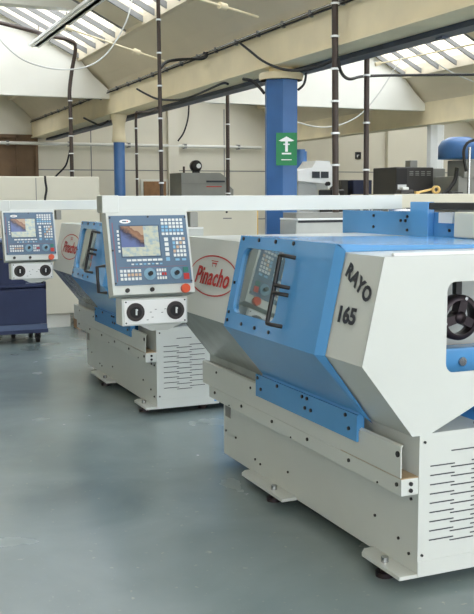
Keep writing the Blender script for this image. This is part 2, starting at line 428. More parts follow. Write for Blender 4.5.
# dropper poles ------------------------------------------------------
def dropper(x, y, z0, z1, rad, label, tilt=0, clips=8, top=None):
    r = thing('power_dropper', (x, y, z0), label, 'pole', 'dark cable droppers hanging from the roof')
    pts = [(0, 0, 0), (-tilt, 0, z1-z0)]
    if top: pts = smooth_path(pts[:1]+[(-tilt, 0, (z1-z0)*.8)]+[Vector(q)-Vector((x, y, z0)) for q in top], 6)
    MB().tube(pts, rad, 'pole_brown', 10).build('pole', r)
    for i in range(clips):
        z = (z1-z0)*(i+.5)/clips
        MB().cyl((-tilt*z/(z1-z0), 0, z-.008), (-tilt*z/(z1-z0), 0, z+.008), rad*1.35, 'white_enamel', 10).build('clip', r)
dropper(3.86, 6.88, 1.49, 4.6, .027, 'thickest dark dropper pole, right of the broad blue column', .04, 12)
p = at(367, 190, X=4.42); dropper(4.42, p.y, 0, 3.3, .024, 'dark dropper pole rightmost of all, hung under steel rail', .02, 8)
p = at(228, 190, X=5.15); dropper(5.15, p.y, 0, 4.3, .026, 'dark dropper pole ending under beam, above the grey machine', .0, 9)
p = at(162.5, 195, X=3.1); dropper(3.1, p.y, 0, 3.85, .020, 'dark dropper pole crossing the cream beam, above middle pendant', .02, 12)
dropper(3.86, at(136.5, 150, X=3.86).y, 0, 2.72, .018, 'thin dark dropper with elbow beside the slender blue column', 0, 8, top=[at(136, 117, X=3.86), at(139, 112.5, X=3.86), at(150, 112, X=3.86), at(158, 108, X=3.86)])
yl = 13.55
dropper(at(72.5, 195, Y=yl).x, yl, 1.88, at(70, 92, Y=yl).z, .028, 'dark dropper pole on the left, curving away at top', 0, 5,
        top=[at(69.5, 92, Y=yl), at(72, 70, Y=yl), at(75.5, 47, Y=yl-.1), at(69, 40, Y=yl-.15), at(50, 36, Y=yl-.2), at(25, 29, Y=yl-.2), at(-8, 21, Y=yl-.3)])

# hanging cables -----------------------------------------------------
def cable(pts, rad, m, label, n=6):
    P = smooth_path(pts, n); single(MB().tube(P, rad, m, 8), 'hanging_cable', P[0], label, 'cable')
xb = 3.88
cable([at(240, 43, X=xb), at(250, 51, X=xb-.02), at(263, 61, X=xb-.05), at(280, 68.5, X=xb-.06), at(298, 70.5, X=xb-.06), at(318, 67, X=xb-.03), at(336, 59, X=xb-.03)], .012, 'rubber', 'black cable sagging in front of beam over the broad column')
cable([at(338, 58, X=3.86), at(341, 72, X=3.9), at(349, 79, X=4.2), at(362, 76.5, X=4.8), at(385, 75.5, X=5.4), at(430, 75, X=6.2), at(484, 74.5, X=7.0)], .014, 'rubber', 'black cable running level to the right under skylight')
cable([at(160.5, 68, X=3.12), at(166, 62.5, X=3.3), at(175, 60, X=3.5), at(192, 59, X=3.8), at(203, 58.5, X=3.88), at(207, 55, X=3.89), at(204, 53, X=3.9)], .016, 'rubber', 'black cable arching from dropper pole onto the beam top')
cable([at(137, 89, X=3.86), at(146, 94, X=3.84), at(158, 99, X=3.82), at(176, 100, X=3.82), at(190, 97, X=3.82), at(205, 91, X=3.84), at(222, 83.5, X=3.86), at(228, 84, X=3.88)], .013, 'rubber', 'black cable looping under beam left of the broad column')
cable([at(70, 88, X=3.85), at(77, 84.5, X=3.85), at(87, 86, X=3.86), at(97, 94, X=3.87), at(101, 99, X=3.88)], .02, 'rubber', 'short black cable arching onto the far left beam')
cable([at(84, 118, X=3.85), at(92, 122, X=3.83), at(100, 125, X=3.83), at(108, 121, X=3.85)], .016, 'rubber', 'short black cable looped below the far beam')
cable([at(243, 79, Y=8.6), at(252, 81, Y=8.5), at(259, 87, Y=8.4), at(264, 93, Y=8.3)], .015, 'rubber', 'short black cable entering column at its left shoulder')
cable([at(305, 65, Y=8.3), at(306, 74, Y=8.3), at(304, 84, Y=8.3), at(298, 90, Y=8.3)], .012, 'rubber', 'black loop of cable at the column right shoulder')
cable([at(-8, 30, Y=10), at(6, 46, Y=10), at(22, 59, Y=10), at(42, 66.5, Y=10), at(62, 69.5, Y=10), at(82, 68, Y=10), at(98, 61, Y=10), at(112, 47, Y=10), at(126, 22, Y=10), at(132, 0, Y=10), at(135, -12, Y=10)], .008, 'white_cable', 'pale cable hanging in a deep loop across left skylight')
cable([at(297, 122, Y=11), at(312, 126, Y=11), at(328, 127, Y=11), at(345, 123, Y=11), at(362, 113, Y=11), at(380, 92, Y=11), at(395, 68, Y=11), at(402, 58, Y=11)], .009, 'white_cable', 'pale cable looping right of the broad blue column')
cable([at(396, 30, Y=12), at(410, 42, Y=12), at(432, 60, Y=12), at(455, 74, Y=12), at(482, 85, Y=12)], .008, 'white_cable', 'pale cable slanting down across the right skylight')
cable([at(414, 69, Y=13.9), at(415, 77, Y=13.9), at(424, 84, Y=13.85), at(433, 92, Y=13.85), at(437, 104, Y=13.8)], .012, 'pole_brown', 'thin brown cable running down to the white column')
cable([at(45, 176, Y=11.46), at(45.5, 182, Y=11.45), at(46.5, 190, Y=11.45), at(45, 200, Y=11.45), at(46, 215, Y=11.46)], .014, 'rubber', 'dark cable hanging down front of the tall cream cabinet')
cable([at(189, 103, Y=19.85), at(188, 118, Y=19.85), at(184, 132, Y=19.85), at(178, 141, Y=19.85)], .018, 'rubber', 'dark cable curving down to the wall pipe', 5)
cable([at(70, 150, Y=17), at(66, 165, Y=17), at(58, 174, Y=17), at(54, 178, Y=17)], .016, 'rubber', 'dark cable drooping left from the left dropper pole', 5)

# roof tie rods -------------------------------------------------------
def rod(a, bpt, knobs, label, ra=.011):
    a, bpt = Vector(a), Vector(bpt); r = thing('tie_rod', a, label, 'rod')
    MB().tube([(0, 0, 0), bpt-a], ra, 'beam_cream', 8).build('rod', r)
    for k in knobs:
        p = (bpt-a)*k; dd = (bpt-a).normalized()*.05
        MB().cyl(p-dd*.8, p+dd*.8, .03, 'beam_cream', 12).build('coupling', r)
rod(at(67, 28, Y=10.6), at(164, 61, Y=10.6), (.02, .71), 'cream tie rod with couplings slanting across left skylight')
rod(at(176, -8, Y=7.6), at(258, 17, Y=7.9), (.55,), 'cream tie rod with coupling at top centre of ceiling')
rod(at(377, 64, Y=11.6), at(480, 43, Y=11.4), (.01,), 'thin cream tie rod crossing the right skylight')

# fluorescent trunking -------------------------------------------------
r = thing('strip_light', (2.80, 6.0, 3.77), 'long white fluorescent strip light below the left skylight', 'lamp')
MB().box((-.045, 0, 0), (.045, 7.8, .07), 'white_enamel').box((-.085, 0, .0), (.085, 7.8, .03), 'white_enamel').build('housing', r)
for s in (-1, 1): MB().cyl((s*.045, .05, -.01), (s*.045, 7.75, -.01), .013, 'tube', 10).build('tube', r)
for y in (.6, 3.2, 5.8, 7.5): MB().cyl((0, y, .06), (0, y, .24), .008, 'steel', 6).build('hanger', r)

# ================================================================== LATHE
X1, Y1 = 2.161, 3.139
LEN = 2.09
def make_lathe():
    r = thing('cnc_lathe', (X1, Y1, 0), 'nearest blue and white lathe, lettered 165 on its end guard', 'lathe', 'blue and white lathes in a row')
    W = 'white_paint'
    # base cabinet ------------------------------------------------
    m = MB()
    m.prism([(0, .05), (.46, .05), (.46, .655), (0, .655)], 'y', 0, .45, W)
    m.box((0, .45, .05), (.42, LEN, .46), W)
    m.box((0, LEN-.3, .46), (.42, LEN, .58), W)
    m.box((.002, -.003, .048), (.458, 0, .115), W)
    base = m.build('base', r)
    # staggered vent slots on the end panel
    s = MB()
    for i in range(9):
        z = .2+i*.0395
        for cx, dz in ((.115, 0), (.218, -.014), (.218, .333 if i == 0 else 0), (.322, .004)):
            if cx == .218 and dz == 0: continue
            zz = z+dz+(.0385 if dz == .333 else 0)
            s.box((cx-.06, -.0035, zz-.002), (cx+.06, .002, zz+.002), 'dark_ink')
    s.build('vent_slots', base)
    s = BoltSet()
    for x, z in ((.02, .14), (.44, .14), (.025, .62)): s.cyl((x, -.006, z), (x, .002, z), .006, 'black', 8)
    for y, z in ((.06, .13), (.14, .17), (.33, .21), (1.2, .17), (1.9, .19), (1.55, .12), (1.62, .13), (2.05, .2), (.12, .37), (.05, .37)): s.cyl((-.006, y, z), (.002, y, z), .007, 'black', 8)
    s.build('bolt', base)
    MB().box((-.003, 1.98, .29), (0, 2.06, .36), 'skybar').build('rating_plate', base)
    # apron ledge / chip tray --------------------------------------
    m = MB()
    m.box((-.085, 0, .404), (-.001, LEN+.03, .474), W, .003)
    m.prism([(-.083, .474), (.0, .474), (.0, .478), (-.083, .478)], 'y', .003, .5, 'recess_floor')
    tray = m.build('apron', r)
    m = BoltSet(); 
    for y in (.03, .42, .82, 1.22, 1.62, 2.02): m.cyl((-.091, y, .448), (-.08, y, .448), .009, 'black', 8)
    for y in (.18, 1.0, 1.8): m.cyl((-.089, y, .415), (-.08, y, .415), .005, 'black', 6)
    for z in (.425, .453): m.cyl((-.04, -.006, z), (-.04, .004, z), .009, 'black', 8)
    m.build('bolt', tray)
    m = MB(); m.strip([(-.078, .475), (-.078, .607), (-.070, .612)], .01, LEN+.14, W, .005)
    m.strip([(-.07, .612), (-.02, .60)], LEN-.6, LEN+.14, 'grey_sheet', .004)
    lip = m.build('tray_lip', r)
    m = BoltSet()
    for y in (.03, .5, 1.0, 1.5, 2.0): m.cyl((-.088, y, .575), (-.076, y, .575), .013 if y < .1 else .007, 'black', 10)
    m.build('bolt', lip)
    # bed inside
    m = MB().box((.12, .46, .46), (.62, LEN-.02, .72), 'blue_paint', .01).box((.16, .2, .72), (.24, LEN-.3, .80), 'steel').box((.48, .2, .72), (.56, LEN-.3, .80), 'steel')
    m.box((.46, .02, .05), (1.0, LEN-.05, .62), 'blue_paint')
    m.prism([(.462, .52), (.75, .52), (.75, .73), (.33, .65), (.30, .63)], 'y', .03, .44, 'blue_paint')
    m.box((.29, .0, .665), (.9, .03, .675), 'black')
    m.build('bed', r)
    # tail guard (white, hexagonal section) -------------------------
    U = [( -.182, 1.385), (-.278, .955), (-.039, .651)]
    m = MB()
    m.strip(U, 0, 1.2, W, .004)
    m.strip([(-.182, 1.385), (1.05, 1.385)], 0, 1.2, W, -.004)
    outer = [(-.182, 1.385), (-.278, .955), (-.039, .651), (.04, .649), (.267, .751), (.60, .90), (.75, .90), (.75, 1.385)]
    hole = rrect(.118, .90, .66, 1.275, .04)
    m.prism(outer, 'y', -.004, .004, W, holes=[hole])
    m.strip([(-.039, .651), (.04, .649), (.267, .751), (.60, .90)], 0, .4, W, .004)
    g = m.build('tail_guard', r)
    s = MB()
    s.box((-.14, -.006, 1.386), (1.0, .012, 1.398), 'white_enamel')
    s.build('top_seam', g)
    # lettering on the slanted front face of the tail guard
    dn = (Vector((-.278, 0, .955))-Vector((-.182, 0, 1.385))).normalized()
    nrm = Vector((dn.z, 0, -dn.x)); nrm = nrm if nrm.x < 0 else -nrm
    def gp(w, s, off=.005): return Vector((-.182, w, 1.385))+dn*s+nrm*off
    exr = Vector((0, -.90, 0))+dn*.436; eyr = Vector((0, -.436, 0))-dn*.90
    text('lettering', 'RAYO', gp(.262, .088), exr, eyr, .082, 'dark_ink', g, bold=.0035, sx=1.02, gap=1.12)
    text('lettering', '165', gp(.262, .286), (0, -1, 0), -dn, .092, 'dark_ink', g, bold=.0035, sx=1.12)
    # sliding door (blue) --------------------------------------------
    w0, w1 = .335, 1.335
    top = Vector((-.209, 0, 1.422)); wid = Vector((-.310, 0, .955)); low = Vector((-.088, 0, .684))
    e_dn = (wid-top); Lf = e_dn.length; e = e_dn.normalized(); nf = Vector((e.z, 0, -e.x)); nf = nf if nf.x < 0 else -nf
    def dp(w, s, off=0): return top+Vector((0, w, 0))+e*s+nf*off
    m = MB()
    # front face with rounded window hole: local polygon (w,s) -> extruded along the normal
    outer = [(w0, 0), (w1, 0), (w1, Lf), (w0, Lf)]
    hole = rrect(.775, .06, 1.265, .395, .05)
    loops = [outer, hole]; flat = [p for l in loops for p in l]; n = len(flat)
    tr = tessellate_polygon([[Vector((p[0], p[1], 0)) for p in l] for l in loops])
    vs = [dp(*p) for p in flat]+[dp(p[0], p[1], -.028) for p in flat]
    fs = [tuple(t) for t in tr]+[tuple(n+i for i in t[::-1]) for t in tr]; o = 0
    for l in loops:
        k = len(l)
        for i in range(k): j = (i+1) % k; fs.append((o+i, o+j, n+o+j, n+o+i))
        o += k
    m.add(vs, fs, 'blue_paint')
    m.strip([tuple(wid.xz), tuple(low.xz), (-.088, .60)], w0, w1+.0, 'blue_paint', .028)
    # bevelled near edge
    ring = [top, wid, low]; back = [Vector((-.186, 0, 1.395)), Vector((-.281, 0, .955)), Vector((-.045, 0, .64))]
    vs = [Vector((q.x, w0, q.z)) for q in ring]+[Vector((q.x, .290, q.z)) for q in back]
    m.add(vs, [(0, 1, 4, 3), (1, 2, 5, 4)], 'blue_paint')
    m.prism([(-.098, .553), (-.088, .553), (-.088, .672), (-.098, .672)], 'y', .335, 1.40, 'blue_paint')
    m.prism([(-.209, 1.422), (.0, 1.412), (.98, 1.395), (.98, 1.386), (-.209, 1.386)], 'y', w0, w1, 'blue_paint')
    door = m.build('sliding_door', r)
    gl = MB().add([dp(w, s, -.016) for w, s in rrect(.772, .057, 1.268, .398, .05)], [tuple(range(24))], 'door_glass')
    gl.build('window_pane', door)
    hd = MB()
    for a, bb in (((.735, .08), (.735, .40)),):
        hd.tube([dp(a[0], a[1], .05), dp(bb[0], bb[1], .05)], .011, 'black', 8)
    for s in (.08, .22, .255, .40): hd.tube([dp(.735, s, .05), dp(.69, s, .05), dp(.68, s, .0)], .010, 'black', 8)
    hd.build('handle', door)
    s = BoltSet()
    for w in (.72, .91, 1.10, 1.29): s.cyl(dp(w, .016, -.002), dp(w, .016, .006), .010, 'black', 8)
    for w in (.80, .96, 1.12, 1.30): s.cyl(dp(w, Lf-.035, -.002), dp(w, Lf-.035, .006), .009, 'black', 8)
    for w in (.245, .40): s.cyl(dp(1.30, w, -.002), dp(1.30, w, .006), .008, 'black', 8)
    for w, z in ((1.37, .655), (1.13, .655), (.85, .655), (.80, .655), (.43, .655), (.82, .605), (.76, .605), (1.33, .60), (.40, .60)): s.cyl((-.105, w, z), (-.09, w, z), .009, 'black', 8)
    s.build('bolt', door)
    HE = 2.22
    # headstock cover (white upper, oily grey underside) --------------
    m = MB()
    m.strip([(-.182, 1.385), (-.278, .955)], 1.2, HE, W, .004)
    m.strip([(-.278, .955), (-.039, .651), (-.039, .60)], 1.2, HE, 'oily_sheet', .004)
    m.strip([(-.182, 1.385), (1.05, 1.385)], 1.2, HE, 'white_paint', -.004)
    m.prism([(-.182, 1.385), (-.278, .955), (-.039, .651), (.45, .651), (1.05, .651), (1.05, 1.385)], 'y', HE-.004, HE, W)
    hc = m.build('headstock_cover', r)
    cw, cs = 1.69, .205            # emblem centre
    o = MB(); pts = []
    for i in range(49):
        a = 2*math.pi*i/48; pts.append(gp(cw+.345*math.cos(a), cs+.115*math.sin(a), .0045))
    inner = [gp(cw+.335*math.cos(2*math.pi*i/48), cs+.107*math.sin(2*math.pi*i/48), .0045) for i in range(49)]
    o.add(pts+inner, [(i, i+1, 49+i+1, 49+i) for i in range(48)], 'red_ink')
    # small crest above the name: crossbar and two uprights
    for a, bb, c_, d_ in ((-.05, .05, -.085, -.08), (-.035, .035, -.074, -.066), (-.028, -.02, -.066, -.05), (.02, .028, -.066, -.05)):
        o.add([gp(cw+x, cs+y, .0045) for x, y in ((a, c_), (bb, c_), (bb, d_), (a, d_))], [(0, 1, 2, 3)], 'red_ink')
    o.build('emblem', hc)
    text('lettering', 'Pinacho', gp(cw+.252, cs+.052), (0, -1, 0), -dn, .140, 'red_ink', hc, bold=.0022, sx=1.06, shear=.25, gap=1.06)
    # chuck / steady ring seen through the end window -------------------
    cc = Vector((.394, .30, 1.082)); m = MB()
    m.lathe([(.078, -.03), (.098, -.03), (.103, -.02), (.103, .02), (.098, .03), (.078, .03), (.075, .0), (.078, -.03)], cc, (0, 1, 0), 'chuck_dark', 36)
    for a in (75, 195, 335):
        d = Vector((math.cos(R(a)), 0, math.sin(R(a)))); t = Vector((-d.z, 0, d.x))
        m.frame_box(cc+d*.015-t*.02-Vector((0, .025, 0)), d*.07, t*.04, Vector((0, .05, 0)), 'chuck_dark')
        m.cyl(cc+d*.088-Vector((0, .036, 0)), cc+d*.088-Vector((0, .02, 0)), .008, 'steel', 10)
    m.lathe([(.0, -.03), (.028, -.03), (.03, .03), (0, .03)], cc, (0, 1, 0), 'chuck_dark', 20)
    m.box((cc.x-.015, .29, 1.185), (cc.x+.015, .32, 1.27), 'black')
    m.build('steady_ring', r)
    MB().box((.05, .46, .72), (1.0, .475, 1.36), 'grey_sheet').build('inner_panel', r)
    m = MB().box((.10, .22, .72), (.68, .42, .93), 'blue_paint', .008).box((.24, .2, .80), (.50, .3, .96), 'blue_paint', .008).cyl((.35, .19, .9), (.35, .24, .9), .02, 'steel', 12)
    m.build('carriage', r)
    # rail and motor block along the rear top edge -----------------------
    m = MB().box((1.0, 1.1, 1.375), (1.05, 2.40, 1.53), 'blue_paint', .004)
    rr_ = m.build('rear_rail', r)
    m = MB().box((.955, 1.35, 1.387), (1.0, 1.53, 1.588), 'blue_paint', .004); bk = m.build('rail_block', r)
    s = BoltSet()
    for y, z in ((2.0, 1.50), (2.0, 1.43), (1.62, 1.42), (1.62, 1.50), (1.64, 1.475), (1.69, 1.475), (1.18, 1.50), (1.20, 1.43)): s.cyl((.992, y, z), (1.002, y, z), .009, 'black', 8)
    s.build('bolt', rr_)
    m = MB().box((.96, .2, 1.545), (1.0, 1.35, 1.585), 'black', .006); m.box((.985, 1.16, 1.47), (.999, 1.29, 1.53), 'white_enamel', .003)
    m.build('cable_carrier', r)
    m = MB().box((1.13, .1, .0), (1.5, 1.13, 1.52), 'cabinet_cream', .008)
    m.build('electrical_cabinet', r)
    MB().box((.90, .7, 1.40), (1.06, 1.03, 1.535), 'cabinet_cream', .006).build('rear_cover', r)
    # foot plates and levelling feet -------------------------------------
    for y0, y1 in ((-.0, .34), (1.10, 1.66)):
        m = MB().prism([(-.086, y0), (.46 if y0 < .1 else .0, y0), (.46 if y0 < .1 else 0, y1), (.0, y1), (-.05, y1), (-.086, y1-.04)], 'z', .046, .062, W)
        if y0 < .1: m.prism([(.46, y0), (.50, y0), (.50, .3), (.46, .3)], 'z', .046, .062, W)
        fp = m.build('foot_plate', r)
        MB().cyl((-.05, y0+.17, 0), (-.05, y0+.17, .02), .04, 'chuck_dark', 16).cyl((-.05, y0+.17, .02), (-.05, y0+.17, .046), .018, 'chuck_dark', 10).cyl((-.05, y0+.17, .062), (-.05, y0+.17, .085), .017, 'steel', 10).build('levelling_foot', fp)
    for x, y in ((.40, .10), (.40, 1.9)):
        MB().cyl((x, y, 0), (x, y, .05), .035, 'chuck_dark', 14).build('levelling_foot', r)
    return r
lathe = make_lathe()
l2 = copy_tree(lathe); l2.location = (X1+.01, 6.556, 0)
for o in [x for x in bpy.data.objects if x.parent == l2 and x.name.split('.')[0] in ('rear_rail', 'rail_block', 'cable_carrier', 'electrical_cabinet', 'rear_cover')]:
    for q in [x for x in bpy.data.objects if x.parent == o]: bpy.data.objects.remove(q)
    bpy.data.objects.remove(o)
l2['label'] = 'second blue and white lathe, half hidden behind the middle control pendant'

# this one has a shallower guard: its rear part stops short
for o in [x for x in bpy.data.objects if x.parent == l2 and x.name.split('.')[0] in ('tail_guard', 'sliding_door', 'headstock_cover', 'inner_panel')]:
    for q in [o]+[x for x in bpy.data.objects if x.parent == o]:
        q.data = q.data.copy()
        for v in q.data.vertices: v.co.x = min(v.co.x, .38)

# ================================================================== CONTROL PENDANT
def make_pendant():
    PX, PY = 1.45, 5.40
    r = thing('control_pendant', (PX, PY, 0), 'large near control pendant with colour screen on long white arm', 'control panel', 'machine control pendants on arms')
    W = 'white_paint'
    # arm and post
    # tilted housing. face frame: origin top-left, ex right, ed down the face, n towards the reader
    O = Vector((.02, -.055, 1.545)); ex = Vector((1, 0, 0)); ed = Vector((0, -.27, -.963)).normalized(); n = Vector((0, -.963, .27)).normalized()
    def p(u, v, off=0): return O+ex*u+ed*v+n*off
    def slab(mb, u0, v0, u1, v1, o0, o1, mm): mb.frame_box(p(u0, v0, o0), ex*(u1-u0), ed*(v1-v0), n*(o1-o0), mm); return mb
    WH, HH = .502, .503
    m = MB(); slab(m, 0, 0, WH, HH, -.10, 0, W); hs = m.build('housing', r)
    m = MB().box((.0, -.06, 1.530), (.10, .05, 1.632), 'white_paint', .004); m.build('arm_joint', r)
    m = MB(); slab(m, .014, .034, .014+.474, .034+.415, 0, .006, 'panel_blue'); cp = m.build('panel_face', hs)
    A = lambda a: .014+.474*a; B = lambda b_: .034+.415*b_
    # screen
    m = MB(); slab(m, A(.115), B(.14), A(.63), B(.605), .006, .009, 'panel_dark'); m.build('screen_bezel', hs)
    vs = [p(A(.128), B(.155), .0095), p(A(.617), B(.155), .0095), p(A(.617), B(.59), .0095), p(A(.128), B(.59), .0095)]
    sc = MB().add(vs, [(0, 3, 2, 1)], 'screen_image').build('screen', hs)
    uvl = sc.data.uv_layers.new(name='UVMap')
    for li, l in enumerate(sc.data.loops):
        uvl.data[li].uv = ((0, 1), (1, 1), (1, 0), (0, 0))[l.vertex_index]
    # keypads
    def keys(name, u0, v0, u1, v1, cols, rows, pick, fill=.68):
        mb = MB(); du, dv = (u1-u0)/cols, (v1-v0)/rows
        for i in range(cols):
            for j in range(rows):
                c = pick(i, j)
                if c: slab(mb, A(u0+du*(i+(1-fill)/2)), B(v0+dv*(j+(1-fill)/2)), A(u0+du*(i+(1+fill)/2)), B(v0+dv*(j+(1+fill)/2)), .006, .010, c)
        mb.build(name, hs)
    keys('keypad', .655, .045, .955, .30, 6, 5, lambda i, j: 'key_blue' if (j == 3 or (j == 2 and i < 2)) else 'key_white')
    keys('keypad', .675, .32, .745, .68, 1, 5, lambda i, j: 'key_white' if j < 4 else 'key_blue', .7)
    keys('keypad', .785, .32, .965, .62, 4, 5, lambda i, j: 'key_orange' if (i + j) % 5 == 3 else ('key_blue' if (i == 0 and j in (1, 2)) else 'key_white'))
    keys('keypad', .79, .63, .965, .68, 2, 1, lambda i, j: 'key_blue', .6)
    keys('softkeys', .17, .63, .64, .665, 7, 1, lambda i, j: 'key_white', .8)
    keys('softkeys', .22, .69, .64, .72, 8, 1, lambda i, j: 'key_blue' if i % 2 else 'key_white', .6)
    keys('side_keys', .075, .20, .115, .54, 1, 6, lambda i, j: 'key_white', .6)
    keys('keypad', .07, .77, .35, .94, 6, 3, lambda i, j: 'key_orange' if (j == 1 and i > 1) else 'key_white')
    keys('keypad', .54, .77, .675, .94, 4, 3, lambda i, j: 'key_red' if (j == 1 and i > 1) else 'key_white')
    m = MB(); slab(m, A(.03), B(.1), A(.04), B(.95), .006, .0065, 'soft_red'); slab(m, A(.07), B(.745), A(.95), B(.75), .006, .0068, 'soft_red'); m.build('trim_line', hs)
    for cu in (.455, .80):
        c = p(A(cu), B(.85), .006)
        k = MB().lathe([(0, .006), (.034, .006), (.036, 0)], c, n, 'dial_face', 24).build('rotary_dial', hs) if False else None
        mb = MB(); e2 = ed
        ring = [c+n*.004+(ex*math.cos(2*math.pi*i/24)+e2*math.sin(2*math.pi*i/24))*.036 for i in range(24)]
        mb.add(ring+[q-n*.004 for q in ring], [tuple(range(24))]+[(i, (i+1) % 24, 24+(i+1) % 24, 24+i) for i in range(24)], 'dial_face')
        mb.cyl(c+n*.004, c+n*.028, .013, 'black', 14)
        mb.build('rotary_dial', hs)
    m = MB(); slab(m, A(.895), B(.86), A(.965), B(.945), .006, .014, 'key_red'); slab(m, A(.895), B(.77), A(.96), B(.84), .006, .012, 'key_green'); m.build('cycle_buttons', hs)
    # maker's oval
    c = p(A(.20), B(.085), .0075); mb = MB()
    mb.add([c+ex*.034*math.cos(2*math.pi*i/24)+ed*.012*math.sin(2*math.pi*i/24) for i in range(24)], [tuple(range(24))], 'white_enamel')
    mb.add([c+n*.0006+ex*a+ed*b_ for a, b_ in ((-.018, -.003), (.008, -.003), (.008, .004), (-.018, .004))], [(0, 1, 2, 3)], 'panel_dark')
    mb.add([c+n*.0006+ex*a+ed*b_ for a, b_ in ((.010, -.003), (.018, -.003), (.018, .004), (.010, .004))], [(0, 1, 2, 3)], 'key_red')
    mb.build('badge', hs)
    m = BoltSet()
    for u, v in ((.01, .03), (.5, .02), (.99, .03), (.01, .97), (.99, .97), (.01, .5)): q = p(A(u), B(v), .006); m.cyl(q, q+n*.003, .006, 'dark_ink', 8)
    m.build('bolt', hs)
    for u in (.085, .235): q = p(u, .479, 0); MB().cyl(q, q+n*.012, .013, 'black', 14).build('key_switch', hs)
    q = p(.435, .484, 0); MB().cyl(q, q+n*.012, .018, 'dark_ink', 18).cyl(q+n*.012, q+n*.035, .027, 'estop', 22).build('emergency_stop', hs)
    # handwheel box below
    y0 = -.052+ed.y*.515
    y0 = -.125-.055
    m = MB().box((.072, y0, .875), (.477, y0+.13, 1.035), W, .006); hb = m.build('handwheel_box', r)
    m = MB().box((.087, y0-.004, .885), (.465, y0, 1.024), 'white_enamel'); m.build('face_plate', hb)
    for x in (.152, .398):
        MB().cyl((x, y0-.004, .956), (x, y0-.012, .956), .054, 'dial_dark', 28).cyl((x, y0-.012, .956), (x, y0-.02, .956), .034, 'rubber', 20).box((x-.004, y0-.024, .94), (x+.006, y0-.018, .975), 'key_white').cyl((x+.002, y0-.03, .97), (x+.002, y0-.02, .97), .006, 'key_white', 10).build('handwheel', hb)
    m = MB()
    for x in (.095, .457):
        for z in (.893, 1.016): m.cyl((x, y0-.008, z), (x, y0-.003, z), .005, 'dark_ink', 8)
    for x, z in ((.24, .95), (.27, .965), (.31, .945), (.33, .965), (.25, .92), (.22, .905)): m.box((x, y0-.0048, z), (x+.012, y0-.004, z+.003), 'dark_ink')
    m.build('marking', hb)
    m = MB().prism([(.18, .875), (.44, .875), (.35, .84), (.25, .84)], 'y', y0+.0, y0+.12, 'grey_sheet'); m.build('bracket', r)
    # side grab handle and connector
    m = MB().tube([(-.0, -.09, 1.225), (-.05, -.10, 1.22), (-.05, -.13, 1.075), (-.0, -.12, 1.07)], .010, 'black', 8); m.build('grab_handle', r)
    m = MB().box((.548, -.05, 1.44), (.60, .04, 1.53), 'machine_grey', .005); m.build('connector', r)
    K = .889
    for o in bpy.data.objects:
        if o.type == 'MESH' and (o.parent == r or (o.parent and o.parent.parent == r)):
            for v in o.data.vertices: v.co = Vector((v.co.x*K, v.co.y*K, HC+(v.co.z-HC)*K))
    r.location = (PX*K, PY*K, 0)
    MB().box((.0, -.045, 1.545), (1.83, .06, 1.628), 'white_paint', .004).build('arm', r)
    MB().box((1.75, -.02, 1.531), (1.915, .04, 1.545), 'steel', .002).build('pivot', r)
    return r
pend = make_pendant()
p3 = copy_tree(pend); p3.location = (1.45*.889+.03, 4.80+3.417, -.03)
p3['label'] = 'smaller control pendant at left edge, above the navy trolley'
# it's cropped a little by the frame edge

# ================================================================== TROLLEY
def trolley():
    r = thing('tool_trolley', (1.9, 10.45, 0), 'navy blue tool trolley on castors at left edge', 'trolley')
    x0, x1, y0, y1 = -1.05, .27, -.02, .6
    MB().box((x0, y0, .22), (x1, y1, .60), 'navy', .006).box((x0-.01, y0-.01, .12), (x1+.01, y1+.01, .16), 'navy').build('body', r)
    m = MB().box((x0, y0, .62), (x1, y1, .635), 'navy_top'); m.box((x0, y0, .60), (x1, y0+.02, .67), 'navy'); m.box((x1-.02, y0, .60), (x1, y1, .69), 'navy'); m.box((x0, y1-.02, .60), (x1, y1, .69), 'navy'); m.build('top_tray', r)
    m = MB().box((x0, y0-.008, .14), (x1, y0, .22), 'navy_top'); m.build('lower_shelf', r)
    for x in (x0+.03, x1-.03):
        MB().tube([(x, y0+.05, .6), (x, y0+.05, .84), (x, y1-.05, .84), (x, y1-.05, .6)], .013, 'black', 8).build('handle', r)
    for x in (x0+.12, -.02, x1-.09):
        for y in ((y0+.1, y1-.1) if x != -.02 else (y1-.1,)):
            c = MB().cyl((x-.018, y, .05), (x+.018, y, .05), .05, 'rubber', 18).cyl((x-.022, y, .05), (x+.022, y, .05), .02, 'steel', 12)
            c.box((x-.03, y-.03, .09), (x+.03, y+.03, .12), 'chuck_dark').box((x-.03, y-.02, .05), (x-.024, y+.02, .1), 'chuck_dark').box((x+.024, y-.02, .05), (x+.03, y+.02, .1), 'chuck_dark')
            c.build('castor', r)
trolley()

# navy crate and white tube on the trolley, behind the left pendant
single(MB().box((1.3, 10.55, .64), (1.97, 10.95, 1.15), 'navy', .01).box((1.28, 10.53, 1.13), (1.99, 10.97, 1.16), 'navy_top', .004), 'storage_crate', (1.6, 10.7, .64), 'dark navy crate standing on the trolley behind pendant', 'crate')

